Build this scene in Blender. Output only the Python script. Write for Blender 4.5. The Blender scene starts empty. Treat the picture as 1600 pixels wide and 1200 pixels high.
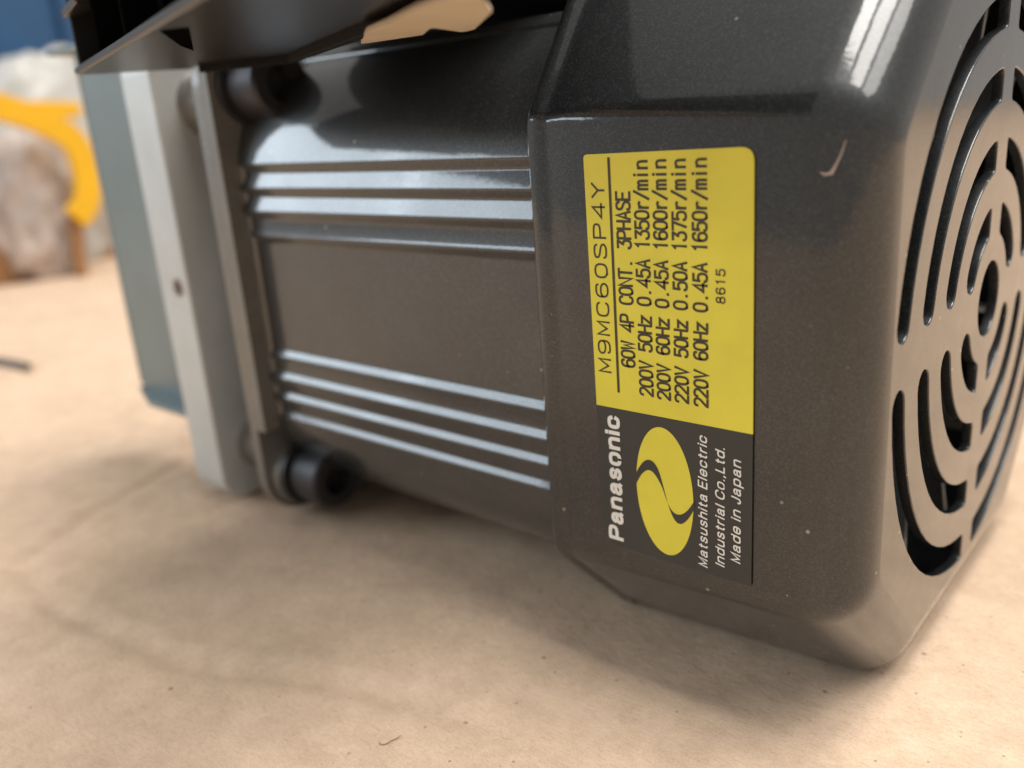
import bpy, bmesh, math, random
from mathutils import Vector, Matrix, noise
from mathutils.geometry import delaunay_2d_cdt

random.seed(7)
S = bpy.context.scene
COL = S.collection
R = math.radians
MM = 0.001
GZ = 45.0                                   # motor axis height above the cardboard, mm


def W(x, y, z):
    """motor millimetres (origin = centre of the fan grille) -> world metres"""
    return Vector((x * MM, y * MM, (z + GZ) * MM))


# ------------------------------------------------------------------ camera
cd = bpy.data.cameras.new('camera')
cam = bpy.data.objects.new('camera', cd)
COL.objects.link(cam)
right = Vector((0.76098279, 0.64479844, -0.07169489))
down = Vector((0.14255521, -0.27399504, -0.95110711))
fwd = Vector((-0.63291643, 0.71355566, -0.30042489))
M = Matrix.Identity(4)
for i, v in enumerate((right, -down, -fwd)):
    for j in range(3):
        M[j][i] = v[j]
M.translation = W(27.853, -128.989, 29.246)
cam.matrix_world = M
cd.sensor_fit = 'HORIZONTAL'
cd.sensor_width = 36
cd.lens = 1377.1 / 1600 * 36
cd.clip_start = 0.005
cd.clip_end = 20
cd.dof.use_dof = True
cd.dof.focus_distance = 0.1025
cd.dof.aperture_fstop = 14.0
S.camera = cam

# ------------------------------------------------------------------ light
wd = bpy.data.worlds.new('World')
S.world = wd
wd.use_nodes = True
bg = wd.node_tree.nodes['Background']
bg.inputs[0].default_value = (1.0, 0.965, 0.93, 1)
bg.inputs[1].default_value = 0.46


def area(name, loc, target, sx, sy, power, color):
    ld = bpy.data.lights.new(name, 'AREA')
    ld.shape = 'RECTANGLE'
    ld.size = sx
    ld.size_y = sy
    ld.energy = power
    ld.color = color
    o = bpy.data.objects.new(name, ld)
    COL.objects.link(o)
    o.location = loc
    o.rotation_euler = (Vector(target) - Vector(loc)).to_track_quat('-Z', 'Y').to_euler()
    return o


# a two-pane window on the left; three light panels on the ceiling
area('window_light', (-1.05, -1.07, 0.50), (-0.08, -0.04, 0.05), 0.37, 0.44, 4.3, (0.78, 0.90, 1.0))
area('window_light', (-1.13, -0.68, 0.50), (-0.08, -0.04, 0.05), 0.37, 0.44, 4.3, (0.78, 0.90, 1.0))
for x0, x1, pw in ((-0.05, 0.42, 29.0), (0.56, 1.10, 27.0), (1.26, 1.95, 17.0)):
    area('ceiling_panel_light', ((x0 + x1) / 2, 0.38, 1.85), ((x0 + x1) / 2, 0.38, 0), x1 - x0, 1.2, pw, (1.0, 0.96, 0.90))

S.view_settings.view_transform = 'Standard'
S.view_settings.look = 'None'
S.view_settings.exposure = -0.10
S.view_settings.gamma = 1.0
S.view_settings.use_curve_mapping = False
S.render.engine = 'CYCLES'
S.cycles.use_denoising = True
S.cycles.max_bounces = 8
S.cycles.sample_clamp_indirect = 6

# ------------------------------------------------------------------ materials


def mat(name, base=(.5, .5, .5), rough=.5, metal=0., coat=0., coat_rough=.1, spec=.5):
    m = bpy.data.materials.new(name)
    m.use_nodes = True
    p = m.node_tree.nodes['Principled BSDF']
    p.inputs['Base Color'].default_value = (*base, 1)
    p.inputs['Roughness'].default_value = rough
    p.inputs['Metallic'].default_value = metal
    p.inputs['Coat Weight'].default_value = coat
    p.inputs['Coat Roughness'].default_value = coat_rough
    p.inputs['Specular IOR Level'].default_value = spec
    return m, m.node_tree, p


def node(nt, t, **kw):
    n = nt.nodes.new(t)
    for k, v in kw.items():
        if k.startswith('i_'):
            n.inputs[k[2:].replace('_', ' ')].default_value = v
        else:
            setattr(n, k, v)
    return n


def geo_noise(nt, scale, detail=3., rough=.5, dist=0.):
    g = node(nt, 'ShaderNodeNewGeometry')
    n = node(nt, 'ShaderNodeTexNoise', i_Scale=scale, i_Detail=detail, i_Roughness=rough, i_Distortion=dist)
    nt.links.new(g.outputs['Position'], n.inputs['Vector'])
    return n


def ramp(nt, src, stops):
    r = node(nt, 'ShaderNodeValToRGB')
    while len(r.color_ramp.elements) < len(stops):
        r.color_ramp.elements.new(.5)
    for e, (p, c) in zip(r.color_ramp.elements, stops):
        e.position = p
        e.color = (*c, 1) if len(c) == 3 else c
    nt.links.new(src, r.inputs[0])
    return r


def mix(nt, a, b, fac, mode='MIX'):
    m = node(nt, 'ShaderNodeMix', data_type='RGBA', blend_type=mode)
    for sock, v in ((m.inputs[6], a), (m.inputs[7], b), (m.inputs[0], fac)):
        if hasattr(v, 'is_linked') or hasattr(v, 'links'):
            nt.links.new(v, sock)
        elif isinstance(v, tuple):
            sock.default_value = (*v, 1)
        else:
            sock.default_value = v
    return m.outputs[2]


def bump(nt, p, src, strength, dist, prev=None, coat=False):
    b = node(nt, 'ShaderNodeBump', i_Strength=strength, i_Distance=dist)
    nt.links.new(src, b.inputs['Height'])
    if prev is not None:
        nt.links.new(prev, b.inputs['Normal'])
    nt.links.new(b.outputs[0], p.inputs['Normal'])
    if coat:
        nt.links.new(b.outputs[0], p.inputs['Coat Normal'])
    return b.outputs[0]


def paint(name, base, rough, metal, coat, coat_rough, flake=.35, peel=.10, peel_scale=900.):
    """dark metallic enamel: fine sparkle, a little dust, orange peel"""
    m, nt, p = mat(name, base, rough, metal, coat, coat_rough)
    g = node(nt, 'ShaderNodeNewGeometry')
    v = node(nt, 'ShaderNodeTexVoronoi', i_Scale=6500.)
    nt.links.new(g.outputs['Position'], v.inputs['Vector'])
    sep = node(nt, 'ShaderNodeSeparateColor')
    nt.links.new(v.outputs['Color'], sep.inputs[0])
    lo = tuple(c * (1 - flake) for c in base)
    hi = tuple(min(1, c * (1 + 1.9 * flake)) for c in base)
    fl = ramp(nt, sep.outputs[0], [(0, lo), (.75, base), (1, hi)])
    cl = geo_noise(nt, 90., 4., .6)
    clr = ramp(nt, cl.outputs[0], [(.3, (.86, .85, .84)), (.7, (1.1, 1.1, 1.1))])
    c1 = mix(nt, fl.outputs[0], clr.outputs[0], 1., 'MULTIPLY')
    du = geo_noise(nt, 1150., 2., .5)
    dr = ramp(nt, du.outputs[0], [(.76, (0, 0, 0)), (.84, (.8, .8, .8))])
    c2 = mix(nt, c1, (.34, .31, .27), dr.outputs[0])
    vs = node(nt, 'ShaderNodeTexVoronoi', i_Scale=330.)
    nt.links.new(g.outputs['Position'], vs.inputs['Vector'])
    s2 = node(nt, 'ShaderNodeSeparateColor')
    nt.links.new(vs.outputs['Color'], s2.inputs[0])
    lt = node(nt, 'ShaderNodeMath', operation='LESS_THAN')
    nt.links.new(s2.outputs[0], lt.inputs[0])
    lt.inputs[1].default_value = .10
    vd = ramp(nt, vs.outputs['Distance'], [(.045, (.8, .8, .8)), (.10, (0, 0, 0))])
    mk = node(nt, 'ShaderNodeMath', operation='MULTIPLY')
    nt.links.new(vd.outputs[0], mk.inputs[0])
    nt.links.new(lt.outputs[0], mk.inputs[1])
    c2 = mix(nt, c2, (.42, .38, .32), mk.outputs[0])
    nt.links.new(c2, p.inputs['Base Color'])
    rg = ramp(nt, geo_noise(nt, 60., 5., .65).outputs[0], [(.3, (rough - .07,) * 3), (.75, (rough + .10,) * 3)])
    nt.links.new(rg.outputs[0], p.inputs['Roughness'])
    pe = geo_noise(nt, peel_scale, 2., .5)
    bump(nt, p, pe.outputs[0], peel, .0004, coat=True)
    return m


M_COVER = paint('bronze_grey_cover_paint', (.024, .0275, .030), .40, .45, 1.0, .08, .45, .03, 1300.)
M_BODY = paint('bronze_grey_body_paint', (.050, .054, .0565), .40, .45, .95, .07, .34, .022, 900.)
M_FLANGE = paint('grey_flange_paint', (.20, .192, .175), .45, .4, .2, .2, .2, .08, 900.)


def simple(name, base, rough, metal=0., coat=0., var=.12, scale=120., bmp=.0, bscale=800., coat_rough=.1):
    m, nt, p = mat(name, base, rough, metal, coat, coat_rough)
    n = geo_noise(nt, scale, 4., .6)
    r = ramp(nt, n.outputs[0], [(.3, tuple(c * (1 - var) for c in base)), (.7, tuple(min(1, c * (1 + var)) for c in base))])
    nt.links.new(r.outputs[0], p.inputs['Base Color'])
    if bmp:
        bump(nt, p, geo_noise(nt, bscale, 3.).outputs[0], bmp, .0004)
    return m


M_PLATE = simple('cast_aluminium_light', (.56, .585, .58), .5, .25, var=.06, bmp=.12)
M_ZINC = simple('blue_zinc_sheet', (.20, .25, .258), .40, .25, var=.08, scale=60.)
M_STEEL = simple('black_oxide_steel', (.045, .045, .048), .48, .6, var=.2)
M_WASHER = simple('plain_steel', (.32, .32, .33), .3, .9, var=.15)
M_BLACK = simple('black_gloss_plastic', (.012, .012, .013), .22, 0., .3, var=.2)
M_BOXG = simple('black_satin_plastic', (.014, .011, .009), .32, 0., .0, var=.2, bmp=.06)  # brown cast in the black imitates cardboard reflected in the underside
M_TAN = simple('tan_insulating_board', (.56, .46, .34), .75, var=.08)
M_FAN = simple('fan_plastic', (.26, .28, .30), .32, .4, var=.15)
M_YELLOW = simple('label_yellow', (.70, .62, .05), .38, var=.08, scale=90., coat=.15, coat_rough=.3)
M_LBLACK = simple('label_black', (.030, .031, .030), .42, var=.1)
M_INK = simple('print_ink', (.045, .034, .016), .5, var=.25, scale=2500.)
M_WHITE = simple('print_white', (.74, .73, .68), .5, var=.05)
M_SCRATCH = simple('chipped_primer', (.34, .275, .24), .55, var=.2)


def cardboard(name, base=(.68, .508, .370)):
    m, nt, p = mat(name, base, .88, spec=.12)
    g = node(nt, 'ShaderNodeNewGeometry')
    big = geo_noise(nt, 26., 6., .65)
    c = ramp(nt, big.outputs[0], [(.28, tuple(x * .90 for x in base)), (.5, base), (.75, (base[0] * 1.08, base[1] * 1.10, base[2] * 1.13))]).outputs[0]
    mid = geo_noise(nt, 160., 5., .65)
    mr = ramp(nt, mid.outputs[0], [(.3, (.86, .845, .83)), (.7, (1.06, 1.06, 1.06))])
    c = mix(nt, c, mr.outputs[0], 1., 'MULTIPLY')
    # pulp fibres, stretched along the board's grain
    mp = node(nt, 'ShaderNodeMapping')
    mp.inputs['Rotation'].default_value = (0, 0, .9)
    mp.inputs['Scale'].default_value = (700, 2600, 900)
    nt.links.new(g.outputs['Position'], mp.inputs['Vector'])
    fb = node(nt, 'ShaderNodeTexNoise', i_Scale=1., i_Detail=3., i_Roughness=.6, i_Distortion=.6)
    nt.links.new(mp.outputs[0], fb.inputs['Vector'])
    fr = ramp(nt, fb.outputs[0], [(.28, (.86, .84, .82)), (.5, (1, 1, 1)), (.75, (1.06, 1.06, 1.06))])
    c = mix(nt, c, fr.outputs[0], .8, 'MULTIPLY')
    fg = geo_noise(nt, 4200., 3., .7)
    fgr = ramp(nt, fg.outputs[0], [(.30, (.80, .78, .75)), (.5, (1, 1, 1)), (.72, (1.09, 1.09, 1.09))])
    c = mix(nt, c, fgr.outputs[0], .75, 'MULTIPLY')
    # dark specks
    for sc, th, col in ((260., .055, (.20, .14, .10)), (620., .075, (.28, .20, .14))):
        v = node(nt, 'ShaderNodeTexVoronoi', i_Scale=sc)
        nt.links.new(g.outputs['Position'], v.inputs['Vector'])
        sep = node(nt, 'ShaderNodeSeparateColor')
        nt.links.new(v.outputs['Color'], sep.inputs[0])
        sel = node(nt, 'ShaderNodeMath', operation='LESS_THAN')
        nt.links.new(sep.outputs[0], sel.inputs[0])
        sel.inputs[1].default_value = .16
        d = ramp(nt, v.outputs['Distance'], [(th, (1, 1, 1)), (th * 2.2, (0, 0, 0))])
        k = node(nt, 'ShaderNodeMath', operation='MULTIPLY')
        nt.links.new(d.outputs[0], k.inputs[0])
        nt.links.new(sel.outputs[0], k.inputs[1])
        k2 = node(nt, 'ShaderNodeMath', operation='MULTIPLY')
        nt.links.new(k.outputs[0], k2.inputs[0])
        k2.inputs[1].default_value = .75
        c = mix(nt, c, col, k2.outputs[0])
    # grey scuffs
    sm = geo_noise(nt, 45., 4., .7, 1.2)
    sr = ramp(nt, sm.outputs[0], [(.66, (0, 0, 0)), (.80, (.38, .38, .38))])
    c = mix(nt, c, (.40, .36, .31), sr.outputs[0])
    nt.links.new(c, p.inputs['Base Color'])
    b = bump(nt, p, fb.outputs[0], .40, .00020)
    b = bump(nt, p, fg.outputs[0], .35, .00012, b)
    b = bump(nt, p, mid.outputs[0], .35, .0009, b)
    return m


M_CARD = cardboard('kraft_cardboard')

# ------------------------------------------------------------------ mesh helpers


def obj(name, verts, faces, m, parent=None, smooth=True, sharp=35, bevel=0., seg=2):
    me = bpy.data.meshes.new(name)
    me.from_pydata([tuple(v) for v in verts], [], faces)
    bm = bmesh.new()
    bm.from_mesh(me)
    bmesh.ops.remove_doubles(bm, verts=bm.verts, dist=2e-6)
    bmesh.ops.recalc_face_normals(bm, faces=bm.faces)
    bm.to_mesh(me)
    bm.free()
    if smooth:
        me.polygons.foreach_set('use_smooth', [True] * len(me.polygons))
        me.set_sharp_from_angle(angle=R(sharp))
    me.materials.append(m)
    o = bpy.data.objects.new(name, me)
    COL.objects.link(o)
    if bevel:
        b = o.modifiers.new('bevel', 'BEVEL')
        b.width = bevel * MM
        b.segments = seg
        b.limit_method = 'ANGLE'
        b.angle_limit = R(28)
        b.harden_normals = True
    if parent is not None:
        put(o, parent)
    return o


def put(o, parent):
    o.parent = parent
    o.matrix_parent_inverse = WORLD[parent.name].inverted()
    WORLD[o.name] = Matrix.Identity(4)


WORLD = {}


def thing(name, loc, label, cat, group=None):
    o = bpy.data.objects.new(name, None)
    o.empty_display_size = .01
    COL.objects.link(o)
    o.location = loc
    WORLD[o.name] = Matrix.Translation(loc)
    tag(o, label, cat, group)
    return o


def tag(o, label, cat, group=None):
    o['label'] = label
    o['category'] = cat
    if group:
        o['group'] = group


def prism(name, pts, x0, x1, m, parent=None, bevel=.3, smooth=True, seg=2, sharp=35):
    """closed (y,z) outline in mm extruded along X"""
    n = len(pts)
    v = [W(x0, y, z) for y, z in pts] + [W(x1, y, z) for y, z in pts]
    f = [[i, (i + 1) % n, n + (i + 1) % n, n + i] for i in range(n)]
    f += [list(range(n))[::-1], list(range(n, 2 * n))]
    return obj(name, v, f, m, parent, smooth, sharp, bevel, seg)


def box_mm(name, x0, x1, y0, y1, z0, z1, m, parent=None, bevel=.4):
    return prism(name, [(y0, z0), (y1, z0), (y1, z1), (y0, z1)], x0, x1, m, parent, bevel)


def round_rect(hy, hz, r, n=6, cy=0., cz=0.):
    p = []
    for (sy, sz, a0) in ((1, 1, 0), (-1, 1, 90), (-1, -1, 180), (1, -1, 270)):
        for k in range(n + 1):
            a = R(a0 + 90 * k / n)
            p.append((cy + sy * (hy - r) + r * math.cos(a), cz + sz * (hz - r) + r * math.sin(a)))
    return p


def lathe(name, prof, cy, cz, m, parent=None, n=32, bevel=0., sharp=35):
    """profile [(x, r)] turned about an X-parallel axis"""
    v, f = [], []
    for x, r in prof:
        for k in range(n):
            a = 2 * math.pi * k / n
            v.append(W(x, cy + r * math.cos(a), cz + r * math.sin(a)))
    for i in range(len(prof) - 1):
        for k in range(n):
            k2 = (k + 1) % n
            f.append([i * n + k, i * n + k2, (i + 1) * n + k2, (i + 1) * n + k])
    f.append(list(range(n))[::-1])
    f.append([(len(prof) - 1) * n + k for k in range(n)])
    return obj(name, v, f, m, parent, True, sharp, bevel)


def fillet(pts, radii, n=5):
    """round the corners of a closed polygon"""
    out = []
    N = len(pts)
    for i in range(N):
        p = Vector(pts[i])
        r = radii[i] if isinstance(radii, (list, tuple)) else radii
        a = Vector(pts[i - 1]) - p
        b = Vector(pts[(i + 1) % N]) - p
        if r <= 0:
            out.append(tuple(p))
            continue
        ang = a.angle(b)
        t = min(r / math.tan(ang / 2), a.length * .49, b.length * .49)
        A = p + a.normalized() * t
        B = p + b.normalized() * t
        for k in range(n + 1):
            s = k / n
            out.append(tuple(A * (1 - s) ** 2 + p * 2 * s * (1 - s) + B * s * s))
    return out


# ------------------------------------------------------------------ setting: the cardboard


def seg_d(x, y, pl):
    best = 1e9
    for (ax, ay), (bx, by) in zip(pl, pl[1:]):
        dx, dy = bx - ax, by - ay
        t = max(0, min(1, ((x - ax) * dx + (y - ay) * dy) / (dx * dx + dy * dy)))
        best = min(best, math.hypot(x - ax - t * dx, y - ay - t * dy))
    return best


CREASES = [([(-400, -9), (-291, -19), (-212, -23), (-150, -27)], 1.0, 1.8),
           ([(-176, -107), (-140.6, -80.3), (-149.6, -64.2), (-160, -35), (-175, -24)], .8, 1.7),
           ([(-140.6, -80.3), (-117.5, -83.2), (-83, -78.7), (-64.7, -69.6), (-36, -62)], .65, 1.9),
           ([(-100, -118), (-78, -96), (-50, -84)], .2, 2.0)]


def axis(lo, hi, f0, f1, fine, coarse):
    a = []
    x = lo
    while x < hi:
        a.append(x)
        x += fine if f0 <= x < f1 else coarse
    a.append(hi)
    return a


gx = axis(-760, 1500, -400, 60, 1.5, 20)
gy = axis(-500, 2200, -140, 60, 1.5, 20)
cv, cf = [], []
for y in gy:
    for x in gx:
        h = .22 * (noise.noise((x * .012, y * .012, 3.1)) - .35) + .07 * noise.noise((x * .07, y * .07, 1.3))
        if -400 < x < -20 and -130 < y < 10:
            for pl, amp, wd_ in CREASES:
                d = seg_d(x, y, pl)
                if d < 8:
                    h -= amp * math.exp(-(d / wd_) ** 2) - .35 * amp * math.exp(-((d - 3.2) / 1.8) ** 2)
        if -160 < x < 20 and -46 < y < 46:
            h = min(h, -.02)
        cv.append(W(x, y, -45 + h))
nx = len(gx)
for j in range(len(gy) - 1):
    for i in range(nx - 1):
        cf.append((j * nx + i, j * nx + i + 1, (j + 1) * nx + i + 1, (j + 1) * nx + i))
card = obj('cardboard_sheet', cv, cf, M_CARD, None, True, 60)
card['kind'] = 'structure'
card['label'] = 'creased tan cardboard sheet covering the bench under the motor'
WORLD[card.name] = Matrix.Identity(4)

# little torn flap in the top liner of the board
tv, tf = [], []
for k in range(7):
    t = k / 6
    x, y = -47.6 + .9 * t, -73.6 + 2.6 * t
    wv = .8 * math.sin(math.pi * (.15 + .8 * t)) * (1 + .3 * math.sin(9 * t))
    for s, hh in ((-1, .02), (-.2, .12 + .08 * math.sin(5 * t)), (.35, .22), (.6, .10)):
        tv.append(W(x + s * wv * .95, y - s * wv * .35, -45.05 + hh))
for k in range(6):
    for c in range(3):
        a = k * 4 + c
        tf.append((a, a + 1, a + 5, a + 4))
obj('torn_flap', tv, tf, M_CARD, card, True, 80)

# ------------------------------------------------------------------ the motor
motor = thing('gear_motor', W(-75, 0, -45),
              'dark grey electric motor with slotted fan cover and yellow rating label, lying on cardboard', 'motor')

# --- finned body, extruded profile
side = [(40.35, 0), (40.35, 9.6), (41.05, 10.9), (40.8, 11.85), (40.72, 13.75), (41.4, 15.05), (40.6, 17.65), (41.25, 18.95), (40.4, 21.55), (41.0, 22.85)]
half = side[:]
arc = []
RHO = (41.0 - 22.85) / (math.cos(R(12)) - math.sin(R(12)))
cxy = 41.0 - RHO * math.cos(R(12))
b0, b1 = R(12), R(78)
for k in range(1, 12):
    b = b0 + (b1 - b0) * k / 12
    arc.append((cxy + RHO * math.cos(b), cxy + RHO * math.sin(b)))
quarter = [(d, s) for d, s in half] + arc            # from the middle of one side up to the next side
full = []
prof_side = [(d, -s) for d, s in side[:0:-1]] + side   # -s .. s
for q in range(4):
    ca, sa = math.cos(q * math.pi / 2), math.sin(q * math.pi / 2)
    corner = arc
    if q == 1:                                           # two low ribs at the top of the near upper corner
        corner = [(cxy + (RHO + dr) * math.cos(R(b)), cxy + (RHO + dr) * math.sin(R(b))) for b, dr in
                  ((15, .1), (17, .0), (18.2, .7), (22, .25), (23.2, .95), (27, .5), (28.2, 0), (33, 0), (38, 0), (43, 0), (48, 0), (53, 0), (58, 0), (63, 0), (68, 0), (73, 0))]
    for d, s in prof_side + corner:
        full.append((d * ca - s * sa, d * sa + s * ca))
full = [(round(y, 4), round(z, 4)) for y, z in full]
body = prism('motor_body', full, -109.5, -36, M_BODY, motor, bevel=.28, seg=3, sharp=14)

# end bell between body and flange: corners pulled in so that the screws have room
bell = fillet([(41, -24), (41, 24), (24, 41), (-24, 41), (-41, 24), (-41, -24), (-24, -41), (24, -41)], 5)
prism('end_bell', bell, -112.4, -108.0, M_FLANGE, motor, bevel=.5)
# --- front flange with four corner ears
ear = round_rect(44, 44, 8.5, 8)
fl = prism('front_flange', ear, -114.6, -112.2, M_FLANGE, motor, bevel=.12)
for (y0, y1, z0, z1) in ((-44.02, -38.5, -25.5, 40.5), (37, 44.02, -27, 27), (-27, 27, 37, 44.02), (-27, 27, -44.02, -37)):
    box_mm('flange_rib', -112.25, -109.6, y0, y1, z0, z1, M_FLANGE, fl, .12)
for sy in (-1, 1):
    for sz in (-1, 1):
        lathe('flange_ear', [(-112.25, 6.7), (-110.0, 6.7), (-109.7, 6.3)], 36.2 * sy, 36.0 * sz, M_FLANGE, fl, 28)

# --- socket head screws with washers
for sy in (-1, 1):
    for sz in (-1, 1):
        cy, cz = 36.2 * sy, 35.6 * sz
        sc = lathe('socket_screw', [(-109.0, 5.0), (-107.2, 5.6), (-100.6, 5.6), (-100.0, 5.1), (-100.0, 3.0), (-103.4, 2.9)], cy, cz, M_STEEL, motor, 32)
        lathe('washer', [(-109.6, 6.6), (-108.2, 6.6), (-108.2, 3.0)], cy, cz, M_STEEL, sc, 32)
        lathe('spacer_boss', [(-128.2, 6.2), (-127.6, 5.7), (-115.0, 5.7), (-114.4, 6.2)], 33.6 * sy, 33.6 * sz, M_FLANGE, motor, 32)

# --- gearbox face plate
pl = prism('mounting_plate', round_rect(44, 44.6, 5.5, 8), -138.5, -128.0, M_PLATE, motor, bevel=.5)
lathe('centre_boss', [(-128.2, 26), (-119, 26), (-114.2, 24)], 0, 0, M_FLANGE, motor, 48)
# tapped hole in the edge of the plate: rim, flat black disc for its shade
hv, hf = [], []
HX, HZ = -131.6, .4
rings = [(-44.03, 2.0), (-43.9, 1.55), (-43.3, 1.35), (-40.0, 1.3)]
rings = [(-44.06, 1.95), (-44.10, 1.6), (-44.04, 1.35)]
for yy, rr in rings:
    for k in range(24):
        a = 2 * math.pi * k / 24
        hv.append(W(HX + rr * math.cos(a), yy, HZ + rr * math.sin(a)))
for i in range(len(rings) - 1):
    for k in range(24):
        hf.append([i * 24 + k, i * 24 + (k + 1) % 24, (i + 1) * 24 + (k + 1) % 24, (i + 1) * 24 + k])
obj('hole_rim', hv, hf, M_WASHER, pl)
obj('hole_shade_disc', [W(HX + 1.36 * math.cos(2 * math.pi * k / 24), -44.05, HZ + 1.36 * math.sin(2 * math.pi * k / 24)) for k in range(24)],
    [list(range(24))], M_BLACK, pl)

# --- zinc sheet bracket beyond the plate: recessed web with return lips
web = [(-35, -29.3), (-35, 46), (-41, 46), (-41, 47.2), (-33.8, 47.2), (-33.8, -29.3)]
br = prism('sheet_bracket', web, -174, -138.6, M_ZINC, motor, bevel=.4)
LIP = fillet([(-174, -33.9), (-174, -36.0), (-160, -41.0), (-138.6, -41.0), (-138.6, -33.9)], [0, 2, 4, 0, 0])
n = len(LIP)
obj('bracket_lip', [W(x, y, -29.6) for x, y in LIP] + [W(x, y, -28.4) for x, y in LIP],
    [[i, (i + 1) % n, n + (i + 1) % n, n + i] for i in range(n)] + [list(range(n))[::-1], list(range(n, 2 * n))], M_ZINC, br, bevel=.3)
prism('bracket_edge', [(-35.25, -28.0), (-35.25, 46), (-34.0, 46), (-34.0, -28.0)], -174.5, -173.98, M_PLATE, br, bevel=.3)

# --- fan cover: lofted octagon shell
C0, F0 = 45.0, 28.0


def octo(half_w, chamf, chamf_top, r, n=5, chamf_low=None):
    h = half_w
    cl = chamf if chamf_low is None else chamf_low
    pts = [(-h, -h + cl), (-h + cl, -h), (h - cl, -h), (h, -h + cl),
           (h, h - chamf), (h - chamf_top, h), (-h + chamf_top, h), (-h, h - chamf)]
    return fillet(pts, r, n)


rings = []
for x, h, ct, fr_ in ((-40.0, 43.0, 11.5, 2.4), (-41.5, 43.3, 11.5, 2.4), (-41.9, 43.9, 11.6, 2.6), (-41.7, 44.5, 11.7, 2.8), (-41.1, 44.9, 11.8, 2.8),
                      (-40.3, 45.0, 11.9, 2.8), (-39.6, 44.9, 12.0, 2.8), (-39.2, 44.85, 12.1, 2.8), (-38.9, 44.78, 12.1, 2.8), (-38.5, 44.75, 12.2, 2.8),
                      (-38.0, 44.78, 12.3, 2.8), (-37.3, 44.88, 12.5, 2.9), (-36.4, 44.95, 12.7, 3.0), (-35.6, 45.0, 12.8, 3.0)):
    rings.append((x, octo(h, 17.0, ct, fr_, 5, 15.3 + .7 * max(0., min(1., (x + 39.6) / 4.0)))))
for k in range(1, 5):
    t = k / 4
    rings.append((-35.6 + 28.6 * t, octo(45.0 - .2 * t, 17.0, 12.8 + 3.8 * t, 3.0 + 3.0 * t, 5, 16.0 + 1.0 * t)))
RAD = 6.2
for k in range(1, 10):
    a = math.pi / 2 * k / 9
    ins = RAD * (1 - math.cos(a))
    rings.append((-7.0 + (7.0) * math.sin(a), octo(44.8 - ins, 17.0 - .586 * ins * .6, 16.6 - .586 * ins * .6, 6.0 - .2 * k)))
cvv, cff = [], []
n = len(rings[0][1])
for x, ps in rings:
    cvv += [W(x, y, z) for y, z in ps]
for i in range(len(rings) - 1):
    for k in range(n):
        cff.append([i * n + k, i * n + (k + 1) % n, (i + 1) * n + (k + 1) % n, (i + 1) * n + k])
shell_top = len(cvv)

# end plate with concentric slots (real openings with rounded edges)
SLOTS = [36.0, 27.5, 19.0, 10.8]
HW = 1.95
BAR = 2.6


def slot(r, d):
    """outline of one slot in the (+,+) quadrant, grown by d"""
    w = HW + d
    b = BAR - d
    p = []
    s = math.asin((BAR + HW) / r)
    c = (r * math.cos(s), r * math.sin(s))
    for k in range(9):                                   # round end next to the horizontal bar
        a = s + math.pi - math.pi * k / 8 + math.pi
        a = s - math.pi + math.pi * k / 8
        p.append((c[0] + w * math.cos(a), c[1] + w * math.sin(a)))
    ro, ri = r + w, r - w
    e_o = math.acos(b / ro)
    e_i = math.acos(min(1, b / ri))
    n1 = 14
    for k in range(1, n1):
        a = s + (e_o - s) * k / n1
        p.append((ro * math.cos(a), ro * math.sin(a)))
    A = Vector((ro * math.cos(e_o), ro * math.sin(e_o)))
    B = Vector((ri * math.cos(e_i), ri * math.sin(e_i)))
    cr = .9
    ta = Vector((math.sin(e_o), -math.cos(e_o)))
    tb = Vector((math.sin(e_i), -math.cos(e_i)))
    dn = (B - A).normalized()
    for q in range(5):
        t = q / 4
        p.append(tuple((A + ta * cr) * (1 - t) ** 2 + A * 2 * t * (1 - t) + (A + dn * cr) * t * t))
    for q in range(5):
        t = q / 4
        p.append(tuple((B - dn * cr) * (1 - t) ** 2 + B * 2 * t * (1 - t) + (B + tb * cr) * t * t))
    for k in range(n1 - 1, 0, -1):
        a = s + (e_i - s) * k / n1
        if abs(e_i - a) * ri < cr * .9:
            a = s + (e_i - s) * (n1 - 1.6) / n1
        p.append((ri * math.cos(a), ri * math.sin(a)))
    return p


def hole(d):
    return [((5.1 + d) * math.cos(2 * math.pi * k / 32), (5.1 + d) * math.sin(2 * math.pi * k / 32)) for k in range(32)]


loops = []           # each: list of rings by offset
OFFS = [(.17, 0.0), (.07, -.03), (.02, -.08), (0, -.18), (0, -1.25)]
for r in SLOTS:
    for sy, sz in ((1, 1), (-1, 1), (-1, -1), (1, -1)):
        lp = []
        for d, x in OFFS:
            o_ = [(sy * a, sz * b) for a, b in slot(r, d)]
            if sy * sz < 0:
                o_ = o_[::-1]
            lp.append((x, o_))
        loops.append(lp)
loops.append([(x, hole(d)) for d, x in OFFS])
outer = rings[-1][1]
X_END = rings[-1][0]
v2 = [Vector(p) for p in outer]
f2 = [list(range(len(outer)))]
edges = []
for lp in loops:
    st = len(v2)
    v2 += [Vector(p) for p in lp[0][1]]
    f2.append(list(range(st, st + len(lp[0][1]))))
res = delaunay_2d_cdt(v2, [], f2, 0, 1e-5)
inside = res[2]
# keep triangles that lie in the plate, not in an opening


def in_poly(p, poly):
    c = False
    j = len(poly) - 1
    for i in range(len(poly)):
        if (poly[i][1] > p[1]) != (poly[j][1] > p[1]) and p[0] < (poly[j][0] - poly[i][0]) * (p[1] - poly[i][1]) / (poly[j][1] - poly[i][1]) + poly[i][0]:
            c = not c
        j = i
    return c


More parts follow.
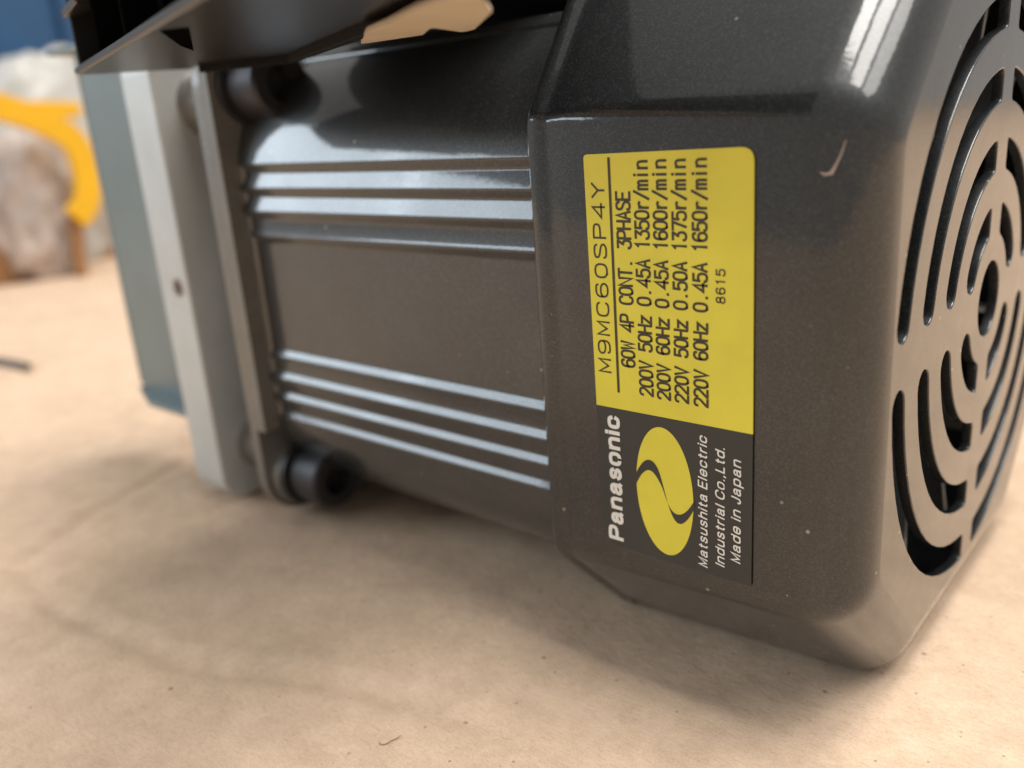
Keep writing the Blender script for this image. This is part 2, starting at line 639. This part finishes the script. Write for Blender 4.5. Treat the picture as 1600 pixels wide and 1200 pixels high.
base_i = len(cvv)
cvv += [W(X_END, p[0], p[1]) for p in res[0]]
for fc in inside:
    cx = sum(res[0][i][0] for i in fc) / len(fc)
    cy = sum(res[0][i][1] for i in fc) / len(fc)
    if not in_poly((cx, cy), outer) or any(in_poly((cx, cy), lp[0][1]) for lp in loops):
        continue
    cff.append([base_i + i for i in fc])
for lp in loops:
    m_ = len(lp[0][1])
    st = len(cvv)
    for x, ps in lp:
        cvv += [W(X_END + x, a, b) for a, b in ps]
    for i in range(len(lp) - 1):
        for k in range(m_):
            cff.append([st + i * m_ + k, st + i * m_ + (k + 1) % m_, st + (i + 1) * m_ + (k + 1) % m_, st + (i + 1) * m_ + k])
cover = obj('fan_cover', cvv, cff, M_COVER, motor, True, 40)
for p_ in cover.data.polygons:                      # the pressed end face is truly flat
    if all(abs(cover.data.vertices[i].co.x - X_END * MM) < 1e-6 for i in p_.vertices):
        p_.use_smooth = False

# paint chip on the rounded edge of the cover


def on_cover(x, z, lift=.05):
    xx = max(x, -7.0)
    a = math.asin(min(1, (xx + 7) / 7.0))
    return W(x + lift * math.sin(a), -(44.8 - RAD * (1 - math.cos(a))) - lift * math.cos(a), z)


def strip_on_cover(name, pts, m):
    v, f = [], []
    for i, (x, z, w) in enumerate(pts):
        x2, z2, _ = pts[min(i + 1, len(pts) - 1)]
        x1, z1, _ = pts[max(i - 1, 0)]
        d = Vector((x2 - x1, z2 - z1)).normalized()
        for s in (-1, 1):
            v.append(on_cover(x - s * d.y * w, z + s * d.x * w))
    for i in range(len(pts) - 1):
        f.append([2 * i, 2 * i + 1, 2 * i + 3, 2 * i + 2])
    return obj(name, v, f, m, cover)


strip_on_cover('paint_chip', [(-5.8, 21.1, .05), (-5.3, 20.9, .15), (-4.8, 21.0, .20), (-4.4, 21.8, .10), (-4.0, 22.8, .07), (-3.7, 24.0, .04)], M_SCRATCH)

# --- fan behind the grille
fan = lathe('cooling_fan', [(-32, 37), (-30.5, 38), (-29.8, 38), (-28.5, 12), (-9, 9), (-8, 7)], 0, 0, M_FAN, motor, 48)
for k in range(11):
    a = 2 * math.pi * k / 11 + .23
    ca, sa = math.cos(a), math.sin(a)
    tang = (-sa, ca)
    vv = []
    for (x, rr, tw) in ((-29, 9, 0), (-29, 38.5, 3), (-4.0, 38.5, 3), (-5.5, 24, 1), (-12, 9, 0)):
        for s in (-.55, .55):
            vv.append(W(x, rr * ca + (tw + s) * tang[0], rr * sa + (tw + s) * tang[1]))
    nn = 5
    ff = [[2 * i, 2 * ((i + 1) % nn), 2 * ((i + 1) % nn) + 1, 2 * i + 1] for i in range(nn)]
    ff += [[2 * i for i in range(nn)][::-1], [2 * i + 1 for i in range(nn)]]
    obj('fan_blade', vv, ff, M_FAN, fan, bevel=.25)

# ------------------------------------------------------------------ rating label
YL = -45.10


def lab(u, v, lift=0.):
    """label frame: u = text direction (+Z), v = mm along motor X; on the cover's flat side"""
    return W(v, YL - lift, u)


def flat(name, pts, m, parent, lift=0., thick=0.):
    v = [lab(u, x, lift) for u, x in pts]
    n = len(pts)
    f = [list(range(n))]
    if thick:
        v += [lab(u, x, lift - thick) for u, x in pts]
        f += [[i, (i + 1) % n, n + (i + 1) % n, n + i] for i in range(n)]
    me_o = obj(name, v, f, m, parent, smooth=False)
    return me_o


plate = flat('rating_label', fillet([(23.35, -33.15), (23.7, -12.35), (-6.7, -12.15), (-6.7, -32.85)], [.5, 1.5, 0, 0]), M_YELLOW, motor, 0, .12)
flat('black_panel', fillet([(-6.72, -32.85), (-6.72, -12.15), (-25.5, -12.15), (-25.5, -31.0), (-22.9, -32.95)], [0, 0, .25, .8, .9]), M_LBLACK, plate, .0, .12)

# logo: yellow oval cut by a dark S
ov = []
for k in range(64):
    a = 2 * math.pi * k / 64
    u = 8.3 * math.cos(a)
    ov.append((-16.3 + u, -23.42 - .035 * u + 3.9 * math.sin(a)))
flat('logo_oval', ov, M_YELLOW, plate, .03)
UP = [(-15.0, -27.5), (-13.8, -26.95), (-12.75, -26.15), (-12.4, -25.45), (-12.65, -24.7), (-13.7, -24.05), (-16.0, -23.42), (-18.1, -22.85), (-19.7, -22.1), (-20.1, -21.3), (-19.2, -20.3), (-17.4, -19.35)]
LO = [(-16.3, -27.5), (-14.75, -26.7), (-14.1, -26.1), (-13.75, -25.5), (-14.0, -24.85), (-14.8, -24.2), (-15.85, -23.6), (-17.1, -23.2), (-18.2, -22.7), (-18.75, -22.1), (-18.8, -21.3), (-18.0, -20.3), (-16.4, -19.35)]


def smooth_pl(p, it=2):
    for _ in range(it):
        q = [p[0]]
        for a, b in zip(p, p[1:]):
            q.append((a[0] * .75 + b[0] * .25, a[1] * .75 + b[1] * .25))
            q.append((a[0] * .25 + b[0] * .75, a[1] * .25 + b[1] * .75))
        q.append(p[-1])
        p = q
    return p


def resample(p, n):
    L = [0]
    for a, b in zip(p, p[1:]):
        L.append(L[-1] + math.dist(a, b))
    out = []
    j = 0
    for k in range(n):
        t = L[-1] * k / (n - 1)
        while j < len(p) - 2 and L[j + 1] < t:
            j += 1
        s = (t - L[j]) / max(1e-9, L[j + 1] - L[j])
        out.append((p[j][0] + (p[j + 1][0] - p[j][0]) * s, p[j][1] + (p[j + 1][1] - p[j][1]) * s))
    return out


U_, L_ = resample(smooth_pl(UP), 40), resample(smooth_pl(LO), 40)
obj('logo_swoosh', [lab(u, v, .06) for u, v in U_] + [lab(u, v, .06) for u, v in L_],
    [[k, k + 1, 41 + k, 40 + k] for k in range(39)], M_LBLACK, plate, smooth=False)

# stroke lettering (rating text is a narrow typewriter face, model number a wide thin one)
O_ = [(1.1, 0), (2.9, 0), (4, 1.2), (4, 4.8), (2.9, 6), (1.1, 6), (0, 4.8), (0, 1.2), (1.1, 0)]
G = {
    '0': [O_], 'O': [O_],
    '1': [[(.9, 4.9), (2.1, 6), (2.1, 0)]],
    '2': [[(0, 4.6), (.2, 5.6), (1.2, 6), (2.8, 6), (4, 5.3), (4, 4.0), (3.0, 2.9), (0.3, .6), (0, 0)], [(0, 0), (4, 0)]],
    '3': [[(.1, 6), (3.9, 6)], [(3.9, 6), (2.0, 3.6)], [(2.0, 3.6), (3.2, 3.5), (4, 2.7), (4, 1), (3, 0), (1, 0), (0, .6), (0, 1.2)]],
    '4': [[(3.1, 0), (3.1, 6), (0, 1.7), (4.1, 1.7)]],
    '5': [[(3.8, 6), (.4, 6), (.2, 3.3)], [(.2, 3.3), (1.1, 3.9), (2.9, 3.9), (4, 3), (4, 1), (3, 0), (1, 0), (0, .5), (0, 1.1)]],
    '6': [[(3.7, 5.0), (3.5, 5.8), (2.8, 6), (1.2, 6), (0, 4.9), (0, 1.2), (1, 0), (3, 0), (4, 1), (4, 2.6), (3, 3.6), (1, 3.6), (.1, 2.7)]],
    '7': [[(0, 6), (4, 6), (1.6, 0)]],
    '8': [[(2, 3.2), (.7, 3.4), (.3, 4.2), (.3, 5.2), (1.2, 6), (2.8, 6), (3.7, 5.2), (3.7, 4.2), (3.3, 3.4), (2, 3.2), (.7, 3.0), (0, 2.2), (0, .9), (1, 0), (3, 0), (4, .9), (4, 2.2), (3.3, 3.0), (2, 3.2)]],
    '9': [[(.3, 1.0), (.5, .2), (1.2, 0), (2.8, 0), (4, 1.1), (4, 4.8), (3, 6), (1, 6), (0, 5), (0, 3.4), (1, 2.4), (3, 2.4), (3.9, 3.3)]],
    'M': [[(0, 0), (0, 6), (2, 1.2), (4, 6), (4, 0)]],
    'W': [[(0, 6), (.8, 0), (2, 4.5), (3.2, 0), (4, 6)]],
    'C': [[(4, 4.7), (3.7, 5.6), (2.9, 6), (1.1, 6), (0, 4.8), (0, 1.2), (1.1, 0), (2.9, 0), (3.7, .4), (4, 1.3)]],
    'S': [[(3.9, 4.8), (3.6, 5.7), (2.8, 6), (1.2, 6), (.1, 5.4), (.1, 4.0), (1.2, 3.3), (2.8, 2.9), (4, 2.2), (4, .8), (2.9, 0), (1.1, 0), (.3, .3), (0, 1.2)]],
    'P': [[(0, 0), (0, 6)], [(0, 6), (2.9, 6), (4, 5.4), (4, 3.4), (2.9, 2.7), (0, 2.7)]],
    'Y': [[(0, 6), (2, 3), (4, 6)], [(2, 3), (2, 0)]],
    'V': [[(0, 6), (2, 0), (4, 6)]],
    'N': [[(0, 0), (0, 6), (4, 0), (4, 6)]],
    'T': [[(0, 6), (4, 6)], [(2, 6), (2, 0)]],
    'H': [[(0, 0), (0, 6)], [(4, 0), (4, 6)], [(0, 3), (4, 3)]],
    'A': [[(0, 0), (2, 6), (4, 0)], [(.7, 2), (3.3, 2)]],
    'E': [[(4, 6), (0, 6), (0, 0), (4, 0)], [(0, 3.1), (3.4, 3.1)]],
    'z': [[(.2, 4.2), (3.8, 4.2), (.1, 0), (3.9, 0)]],
    'r': [[(.7, 0), (.7, 4.2)], [(.7, 2.6), (1.5, 3.9), (2.6, 4.3), (3.6, 3.9)]],
    '/': [[(0, -.3), (4, 6.3)]],
    'm': [[(-.1, 0), (-.1, 4.2)], [(-.1, 3.4), (.7, 4.2), (1.6, 4.1), (2, 3.4), (2, 0)], [(2, 3.4), (2.8, 4.2), (3.7, 4.1), (4.1, 3.4), (4.1, 0)]],
    'i': [[(2, 0), (2, 4.2)], [(2, 5.4), (2, 6.0)]],
    'n': [[(.3, 0), (.3, 4.2)], [(.3, 3.2), (1.3, 4.2), (2.9, 4.2), (3.7, 3.3), (3.7, 0)]],
    '.': [[(1.7, .1), (2.3, .1)]],
}
ROUND = set('0O235689CSPrmn')


def ribbon(p, w):
    v, f = [], []
    for i in range(len(p)):
        a = Vector(p[max(i - 1, 0)])
        b = Vector(p[i])
        c = Vector(p[min(i + 1, len(p) - 1)])
        d1 = (b - a).normalized() if i > 0 else (c - b).normalized()
        d2 = (c - b).normalized() if i < len(p) - 1 else d1
        t = (d1 + d2)
        t = t.normalized() if t.length > 1e-6 else d1
        nrm = Vector((-t.y, t.x))
        k = w / max(.45, nrm.dot(Vector((-d1.y, d1.x))))
        ext = Vector((0, 0))
        if i == 0:
            ext = -d1 * w * .6
        if i == len(p) - 1:
            ext = d1 * w * .6
        v += [b + nrm * k + ext, b - nrm * k + ext]
    for i in range(len(p) - 1):
        f.append([2 * i, 2 * i + 1, 2 * i + 3, 2 * i + 2])
    return v, f


def stroke_text(name, txt, u0, u1, base, cap, gw, w, m, lift=.04, slant=0.):
    """text from u0 to u1 on the baseline v=base (X), cap height towards -X"""
    adv = (u1 - u0 - gw) / (len(txt) - 1)
    V, F = [], []
    for i, ch in enumerate(txt):
        if ch == ' ':
            continue
        for gi, pl_ in enumerate(G[ch]):
            q = smooth_pl(pl_, 2) if ch in ROUND and len(pl_) > 3 else pl_
            q = [(a / 4 * gw, b / 6 * cap) for a, b in q]
            vv, ff = ribbon(q, w / 2)
            st = len(V)
            for p in vv:
                # each stroke a hair above the one before, so that crossings never share a plane
                V.append(lab(u0 + i * adv + p.x, base - p.y, lift + .002 * gi))
            F += [[st + k for k in q2] for q2 in ff]
    return obj(name, V, F, m, plate, smooth=False)


stroke_text('model_number', 'M9MC60SP4Y', -2.2, 20.15, -30.5, 1.65, 1.55, .23, M_INK)
stroke_text('rating_line', '60W 4P CONT. 3PHASE', -1.1, 19.2, -27.1, 1.75, .84, .29, M_INK)
stroke_text('rating_line', '200V 50Hz 0.45A 1350r/min', -4.3, 22.55, -24.7, 1.72, .84, .29, M_INK)
stroke_text('rating_line', '200V 60Hz 0.45A 1600r/min', -4.4, 22.6, -22.4, 1.62, .84, .29, M_INK)
stroke_text('rating_line', '220V 50Hz 0.50A 1375r/min', -4.4, 22.6, -20.05, 1.62, .84, .29, M_INK)
stroke_text('rating_line', '220V 60Hz 0.45A 1650r/min', -4.45, 22.65, -17.6, 1.62, .84, .29, M_INK)
stroke_text('date_code', '8615', 7.6, 11.2, -15.5, .98, .62, .17, M_INK)
flat('rule_line', [(-4.6, -29.66), (23.0, -29.86), (23.0, -29.52), (-4.6, -29.32)], M_INK, plate, .04)


_a = [[(.2, 3.1), (.5, 4.0), (1.4, 4.4), (2.3, 4.3), (3.1, 3.7), (3.1, 1.0), (3.2, .3), (3.6, 0)],
      [(3.1, 2.5), (1.5, 2.4), (.3, 2.0), (0, 1.2), (.3, .2), (1.3, 0), (2.4, .2), (3.1, 1.2)]]
_n = [[(0, 0), (0, 4.3)], [(0, 2.9), (.7, 4.1), (1.8, 4.4), (3.0, 4.2), (3.4, 3.1), (3.4, 0)]]
PG = {
    'P': (4.3, [[(0, 0), (0, 6)], [(0, 6), (2.9, 6), (4.3, 5.6), (4.3, 3.2), (2.9, 2.7), (0, 2.7)]]),
    'a': (3.6, _a), 'n': (3.4, _n),
    's': (3.2, [[(3.1, 3.3), (2.7, 4.2), (1.6, 4.4), (.4, 4.2), (.1, 3.2), (.8, 2.4), (2.3, 2.1), (3.2, 1.6), (3.1, .4), (1.8, 0), (.6, .1), (0, 1.2)]]),
    'o': (3.8, [[(1.9, 0), (.4, .2), (0, 1.4), (0, 3.0), (.4, 4.2), (1.9, 4.4), (3.4, 4.2), (3.8, 3.0), (3.8, 1.4), (3.4, .2), (1.9, 0)]]),
    'i': (.01, [[(0, 0), (0, 4.3)], [(0, 5.5), (0, 6.05)]]),
    'c': (3.4, [[(3.4, 3.1), (3.0, 4.2), (1.7, 4.4), (.3, 4.1), (0, 2.9), (0, 1.5), (.3, .3), (1.7, 0), (3.0, .2), (3.4, 1.3)]]),
    'M': (4.6, [[(0, 0), (0, 6), (2.3, .8), (4.6, 6), (4.6, 0)]]),
    't': (1.9, [[(.8, 5.6), (.8, 1.0), (1.0, .1), (1.9, 0)], [(0, 4.2), (1.9, 4.2)]]),
    'u': (3.4, [[(3.4, 0), (3.4, 4.3)], [(0, 4.3), (0, 1.3), (.4, .1), (1.6, 0), (2.7, .3), (3.4, 1.5)]]),
    'h': (3.4, [[(0, 0), (0, 6)], [(0, 2.9), (.7, 4.1), (1.8, 4.4), (3.0, 4.2), (3.4, 3.1), (3.4, 0)]]),
    'E': (3.6, [[(3.6, 6), (0, 6), (0, 0), (3.6, 0)], [(0, 3.1), (3.3, 3.1)]]),
    'l': (.01, [[(0, 0), (0, 6)]]), 'I': (.01, [[(0, 0), (0, 6)]]),
    'e': (3.6, [[(0, 2.2), (3.6, 2.2)], [(3.6, 2.2), (3.5, 3.6), (2.7, 4.4), (1.8, 4.4), (.5, 4.2), (0, 2.9), (0, 1.4), (.5, .2), (1.9, 0), (3.0, .1), (3.5, 1.2)]]),
    'r': (1.9, [[(0, 0), (0, 4.3)], [(0, 2.7), (.5, 4.0), (1.9, 4.3)]]),
    'd': (3.6, [[(3.6, 0), (3.6, 6)], [(3.6, 2.9), (3.0, 4.2), (1.7, 4.4), (.4, 4.1), (0, 2.9), (0, 1.5), (.4, .2), (1.7, 0), (3.0, .3), (3.6, 1.5)]]),
    'p': (3.6, [[(0, 4.3), (0, -1.7)], [(0, 2.9), (.6, 4.2), (1.9, 4.4), (3.2, 4.1), (3.6, 2.9), (3.6, 1.5), (3.2, .2), (1.9, 0), (.6, .3), (0, 1.5)]]),
    'C': (4.6, [[(4.6, 4.3), (4.0, 5.7), (2.4, 6), (.6, 5.6), (0, 4.0), (0, 2.0), (.6, .4), (2.4, 0), (4.0, .3), (4.6, 1.7)]]),
    'L': (3.3, [[(0, 6), (0, 0), (3.3, 0)]]),
    'J': (2.7, [[(2.7, 6), (2.7, 1.4), (2.2, .2), (1.3, 0), (.4, .2), (0, 1.6)]]),
    '.': (.3, [[(0, .05), (.3, .05)]]), ',': (.3, [[(.25, .2), (0, -.9)]]),
}
SHARP = set('MEIlLi.,')


def type_text(name, txt, u0, u1, base, cap, shear, w, m, track=1.25):
    """sans serif lettering drawn with strokes of width w, fitted between u0 and u1"""
    k = cap / 6
    wu = w / k
    pos, x = [], 0.
    for ch in txt:
        if ch == ' ':
            x += 1.9 + track * .6
            continue
        pos.append((ch, x))
        x += PG[ch][0] + wu + track
    tot = x - track
    kx = (u1 - u0) / tot
    V, F = [], []
    for ch, px in pos:
        for gi, st in enumerate(PG[ch][1]):
            q = smooth_pl(st, 2) if ch not in SHARP and len(st) > 3 else st
            # vertical room for the stroke itself
            pts = []
            for a, b in q:
                yy = b * (6 - wu) / 6 + wu / 2 if b >= 0 else b + wu / 2
                pts.append(((px + a + wu / 2) * kx, yy * k))
            vv, ff = ribbon(pts, w / 2)
            n0 = len(V)
            V += [lab(u0 + p.x + shear * p.y, base - p.y, .05 + .002 * gi) for p in vv]
            F += [[n0 + z for z in f_] for f_ in ff]
    return obj(name, V, F, m, plate, smooth=False)


type_text('brand_name', 'Panasonic', -24.65, -7.75, -29.45, 2.35, 0., .50, M_WHITE, .95)
type_text('maker_line', 'Matsushita Electric', -24.8, -8.1, -17.65, 1.25, .2, .19, M_WHITE)
type_text('maker_line', 'Industrial Co.,Ltd.', -24.05, -9.0, -15.45, 1.25, .2, .19, M_WHITE)
type_text('maker_line', 'Made in Japan', -23.0, -10.15, -13.45, 1.25, .2, .19, M_WHITE)

# ------------------------------------------------------------------ black terminal box overhanging the near side
TZ = 38.5
tb = [(-116, -62.6), (-24, -92.8), (-15, -72.0), (-30, -67.6), (-50, -61.2), (-83, -46.2), (-99, -50.9), (-108, -47.2)]


def slab(name, pts, z0, z1, m, parent, bevel=.6, seg=3):
    n = len(pts)
    v = [W(x, y, z0) for x, y in pts] + [W(x, y, z1) for x, y in pts]
    f = [[i, (i + 1) % n, n + (i + 1) % n, n + i] for i in range(n)] + [list(range(n))[::-1], list(range(n, 2 * n))]
    return obj(name, v, f, m, parent, True, 35, bevel, seg)


M_SHADE = simple('cavity_shade_black', (.004, .004, .004), .9, var=.1)  # non-reflecting black that paints in the shade of the box's openings
M_SHADE.node_tree.nodes['Principled BSDF'].inputs['Specular IOR Level'].default_value = .0
M_BOXIN = simple('black_textured_plastic', (.010, .010, .010), .7, var=.2)
M_BOXIN.node_tree.nodes['Principled BSDF'].inputs['Specular IOR Level'].default_value = .12
tbox = slab('terminal_box', tb, TZ, TZ + 1.1, M_BOXG, motor, .5)                    # floor of the box
slab('box_roof', tb, 72, 74, M_BOXIN, tbox, .5)
slab('end_wall', [(-115.6, -61.8), (-113.6, -62.6), (-106.6, -48.6), (-108.4, -48.0)], TZ + 1.05, 72.2, M_BOXIN, tbox, .3)
slab('back_wall', [(-107.6, -49.4), (-99, -52.6), (-83, -48.0), (-50, -63.0), (-30, -69.4), (-16, -73.6), (-15.6, -72.4), (-30, -67.8), (-50, -61.4), (-83, -46.4), (-99, -51.1), (-107.8, -47.6)], TZ + 1.05, 72.2, M_BOXIN, tbox, .2)
# moulded ribs inside the open near side, coloured black to imitate cavity shade
for (x, y) in ((-96, -68.0), (-76, -74.5), (-56, -81.0), (-36, -87.5)):
    slab('inner_rib', [(x, y), (x + 1.4, y - .45), (x + 4.6, y + 9.5), (x + 3.2, y + 10)], TZ + 1.05, 68, M_SHADE, tbox, .3)
slab('upper_ledge', [(-115.4, -63.0), (-99, -68.4), (-98, -65.4), (-114.4, -60.0)], 46.6, 47.8, M_BOXG, tbox, .4)
slab('box_neck', [(-104, -46), (-50, -62), (-50, 22), (-104, 22)], 50, 71, M_BOXIN, tbox)
slab('box_seat', [(-100, -14), (-54, -14), (-54, 18), (-100, 18)], 38, 52, M_BOXIN, tbox)
# bottom lip along the inner edge
lip = [(-99.4, -50.4), (-83, -45.6), (-50, -60.6), (-29.8, -67.0), (-30.2, -68.2), (-50.4, -61.9), (-83, -47.0), (-99.0, -51.7)]
slab('box_lip', lip, TZ - 1.15, TZ + 1.0, M_BOXIN, tbox, .25)
slab('notch_shade_patch', [(-56.0, -81.2), (-53.2, -79.8), (-75.5, -66.2), (-69.5, -71.4)], TZ - .12, TZ + .5, M_SHADE, tbox, 0)  # black patch on the floor, painted shade in place of a real hole
BOARD = [(-55.1, -57.2), (-43.4, -66.3), (-36.7, -69.6), (-27.7, -74.6), (-21.2, -77.5), (-19.5, -76.0), (-27.5, -65.5), (-39.6, -54.6), (-42.4, -53.6), (-38.9, -61.8), (-45.2, -56.8)]
slab('insulating_board', fillet(BOARD, [.4, .4, .4, 0, 0, 0, 1.5, 1.5, .6, .4, .4]), 37.2, 37.7, M_TAN, tbox, .1)

# ------------------------------------------------------------------ clutter on the far left of the bench
rod = obj('black_rod', *(lambda: (
    [W(-330 + 41 * t, -24 + 4.6 * t + 1.3 * math.cos(a), -43.6 + 1.3 * math.sin(a)) for t in (0, .9, 1) for a in [2 * math.pi * k / 12 for k in range(12)]],
    [[i * 12 + k, i * 12 + (k + 1) % 12, (i + 1) * 12 + (k + 1) % 12, (i + 1) * 12 + k] for i in range(2) for k in range(12)] + [list(range(12))[::-1], list(range(24, 36))]))(),
    M_BLACK, None)
tag(rod, 'thin black rod lying on the cardboard at the left edge', 'rod')

M_BLUE = simple('blue_plastic', (.022, .085, .20), .45, var=.12, scale=25.)
M_BAG = simple('white_plastic_bag', (.50, .50, .48), .35, var=.10, scale=22., bmp=.4, bscale=60.)
M_WRAP = simple('pinkish_grey_wrap', (.46, .40, .37), .4, var=.35, scale=30., bmp=.4, bscale=80.)
M_YEL = simple('yellow_plastic', (.80, .45, .012), .4, var=.06, scale=30.)
M_BROWN = simple('brown_kraft', (.30, .15, .06), .7, var=.15, scale=40.)

# blue storage bin, open top, ribbed rim
bin_t = thing('storage_bin', W(-690, 190, -45), 'blue plastic storage bin standing behind the white bag', 'bin')


def hollow(name, x0, x1, y0, y1, z0, z1, t, m, parent):
    o = [(x0, y0), (x1, y0), (x1, y1), (x0, y1)]
    i_ = [(x0 + t, y0 + t), (x1 - t, y0 + t), (x1 - t, y1 - t), (x0 + t, y1 - t)]
    v = [W(x, y, z0) for x, y in o] + [W(x, y, z1) for x, y in o] + [W(x, y, z1) for x, y in i_] + [W(x, y, z0 + t) for x, y in i_]
    f = [[3, 2, 1, 0]]
    for a in (0, 4, 8):
        f += [[a + k, a + (k + 1) % 4, a + 4 + (k + 1) % 4, a + 4 + k] for k in range(4)]
    f.append([12, 13, 14, 15])
    return obj(name, v, f, m, parent, True, 35, 2.0, 3)


hollow('bin_wall', -800, -585, 40, 420, -45, 150, 4, M_BLUE, bin_t)
hollow('bin_rim', -806, -579, 34, 426, 138, 150.5, 7.5, M_BLUE, bin_t)
for yy in range(60, 420, 45):
    box_mm('bin_rib', -585.5, -580, yy, yy + 5, -38, 138.2, M_BLUE, bin_t, 1)


def lump(name, cx, cy, rx, ry, h, m, label, cat, seed, amp=.22, fr=2.2):
    """soft crumpled bundle resting on the board"""
    bm = bmesh.new()
    bmesh.ops.create_icosphere(bm, subdivisions=5, radius=1)
    for v in bm.verts:
        p = v.co.normalized()
        d = 1 + amp * noise.noise(p * fr + Vector((seed, 0, 0))) + amp * .5 * abs(noise.noise(p * fr * 2.7 + Vector((0, seed, 0))))
        q = p * d
        z = max(-.86, q.z)
        v.co = W(cx + q.x * rx, cy + q.y * ry, -45 + (z + .86) / 1.86 * h)
    me = bpy.data.meshes.new(name)
    bm.to_mesh(me)
    bm.free()
    me.polygons.foreach_set('use_smooth', [True] * len(me.polygons))
    me.materials.append(m)
    o = bpy.data.objects.new(name, me)
    COL.objects.link(o)
    tag(o, label, cat)
    return o


lump('plastic_bag', -548, 112, 26, 52, 122, M_BAG, 'crumpled white plastic bag in front of the blue bin', 'bag', 4.2)
lump('wrapped_part', -503, 78, 16, 24, 76, M_WRAP, 'pinkish grey part in crumpled wrapping beneath the yellow strap', 'part', 9.7, .3, 2.6)
# yellow strap handle: a bent flat bar
ypts = [(56, 49.5), (72, 44), (86, 37), (97.5, 28), (100, 12), (96.5, -6), (88, -13)]
ypts = smooth_pl(ypts, 1)


def bar(name, pts, x, wd2, th, m, parent):
    v, f = [], []
    for i, p in enumerate(pts):
        a = Vector(pts[max(i - 1, 0)])
        c = Vector(pts[min(i + 1, len(pts) - 1)])
        d = (c - a).normalized()
        nn_ = Vector((-d.y, d.x))
        for sx, sn in ((-1, -1), (1, -1), (1, 1), (-1, 1)):
            q = Vector(p) + nn_ * wd2 * sn
            v.append(W(x + sx * th, q.x, q.y))
    N = len(pts)
    for i in range(N - 1):
        for k in range(4):
            f.append([4 * i + k, 4 * i + (k + 1) % 4, 4 * i + 4 + (k + 1) % 4, 4 * i + 4 + k])
    f += [[3, 2, 1, 0], [4 * N - 4 + k for k in range(4)]]
    return obj(name, v, f, m, parent, True, 35, .8, 2)


yt = thing('yellow_strap', W(-478, 85, -45), 'bent yellow plastic strap in front of the white bag', 'strap')
bar('strap_band', [(y, z) for y, z in ypts], -478, 7.0, 3, M_YEL, yt)
bar('strap_arm', [(70, 46), (85, 45.5), (104, 44)], -480, 4.0, 2.6, M_YEL, yt)
bar('strap_foot', [(90, -10), (87.5, -28), (86, -45)], -480.5, 3.0, 2.2, M_BROWN, yt)

kb = thing('kraft_carton', W(-520, 60, -45), 'small brown kraft carton at the left edge beside the wrapped part', 'carton')
box_mm('carton_wall', -530, -502, 20, 66, -44.9, -16, M_BROWN, kb, 1)
slab('carton_flap', [(-531, 19), (-501, 21), (-501, 67), (-531, 67)], -16, -14.6, M_BROWN, kb, .4)
kb2 = thing('kraft_block', W(-540, 140, -45), 'brown kraft block behind the bracket beneath the white bag', 'block')
box_mm('block_body', -565, -536, 112, 175, -44.9, 4, M_BROWN, kb2, 1)
slab('block_flap', [(-566, 111), (-535, 112), (-535, 176), (-566, 176)], 4, 5.4, M_BROWN, kb2, .4)
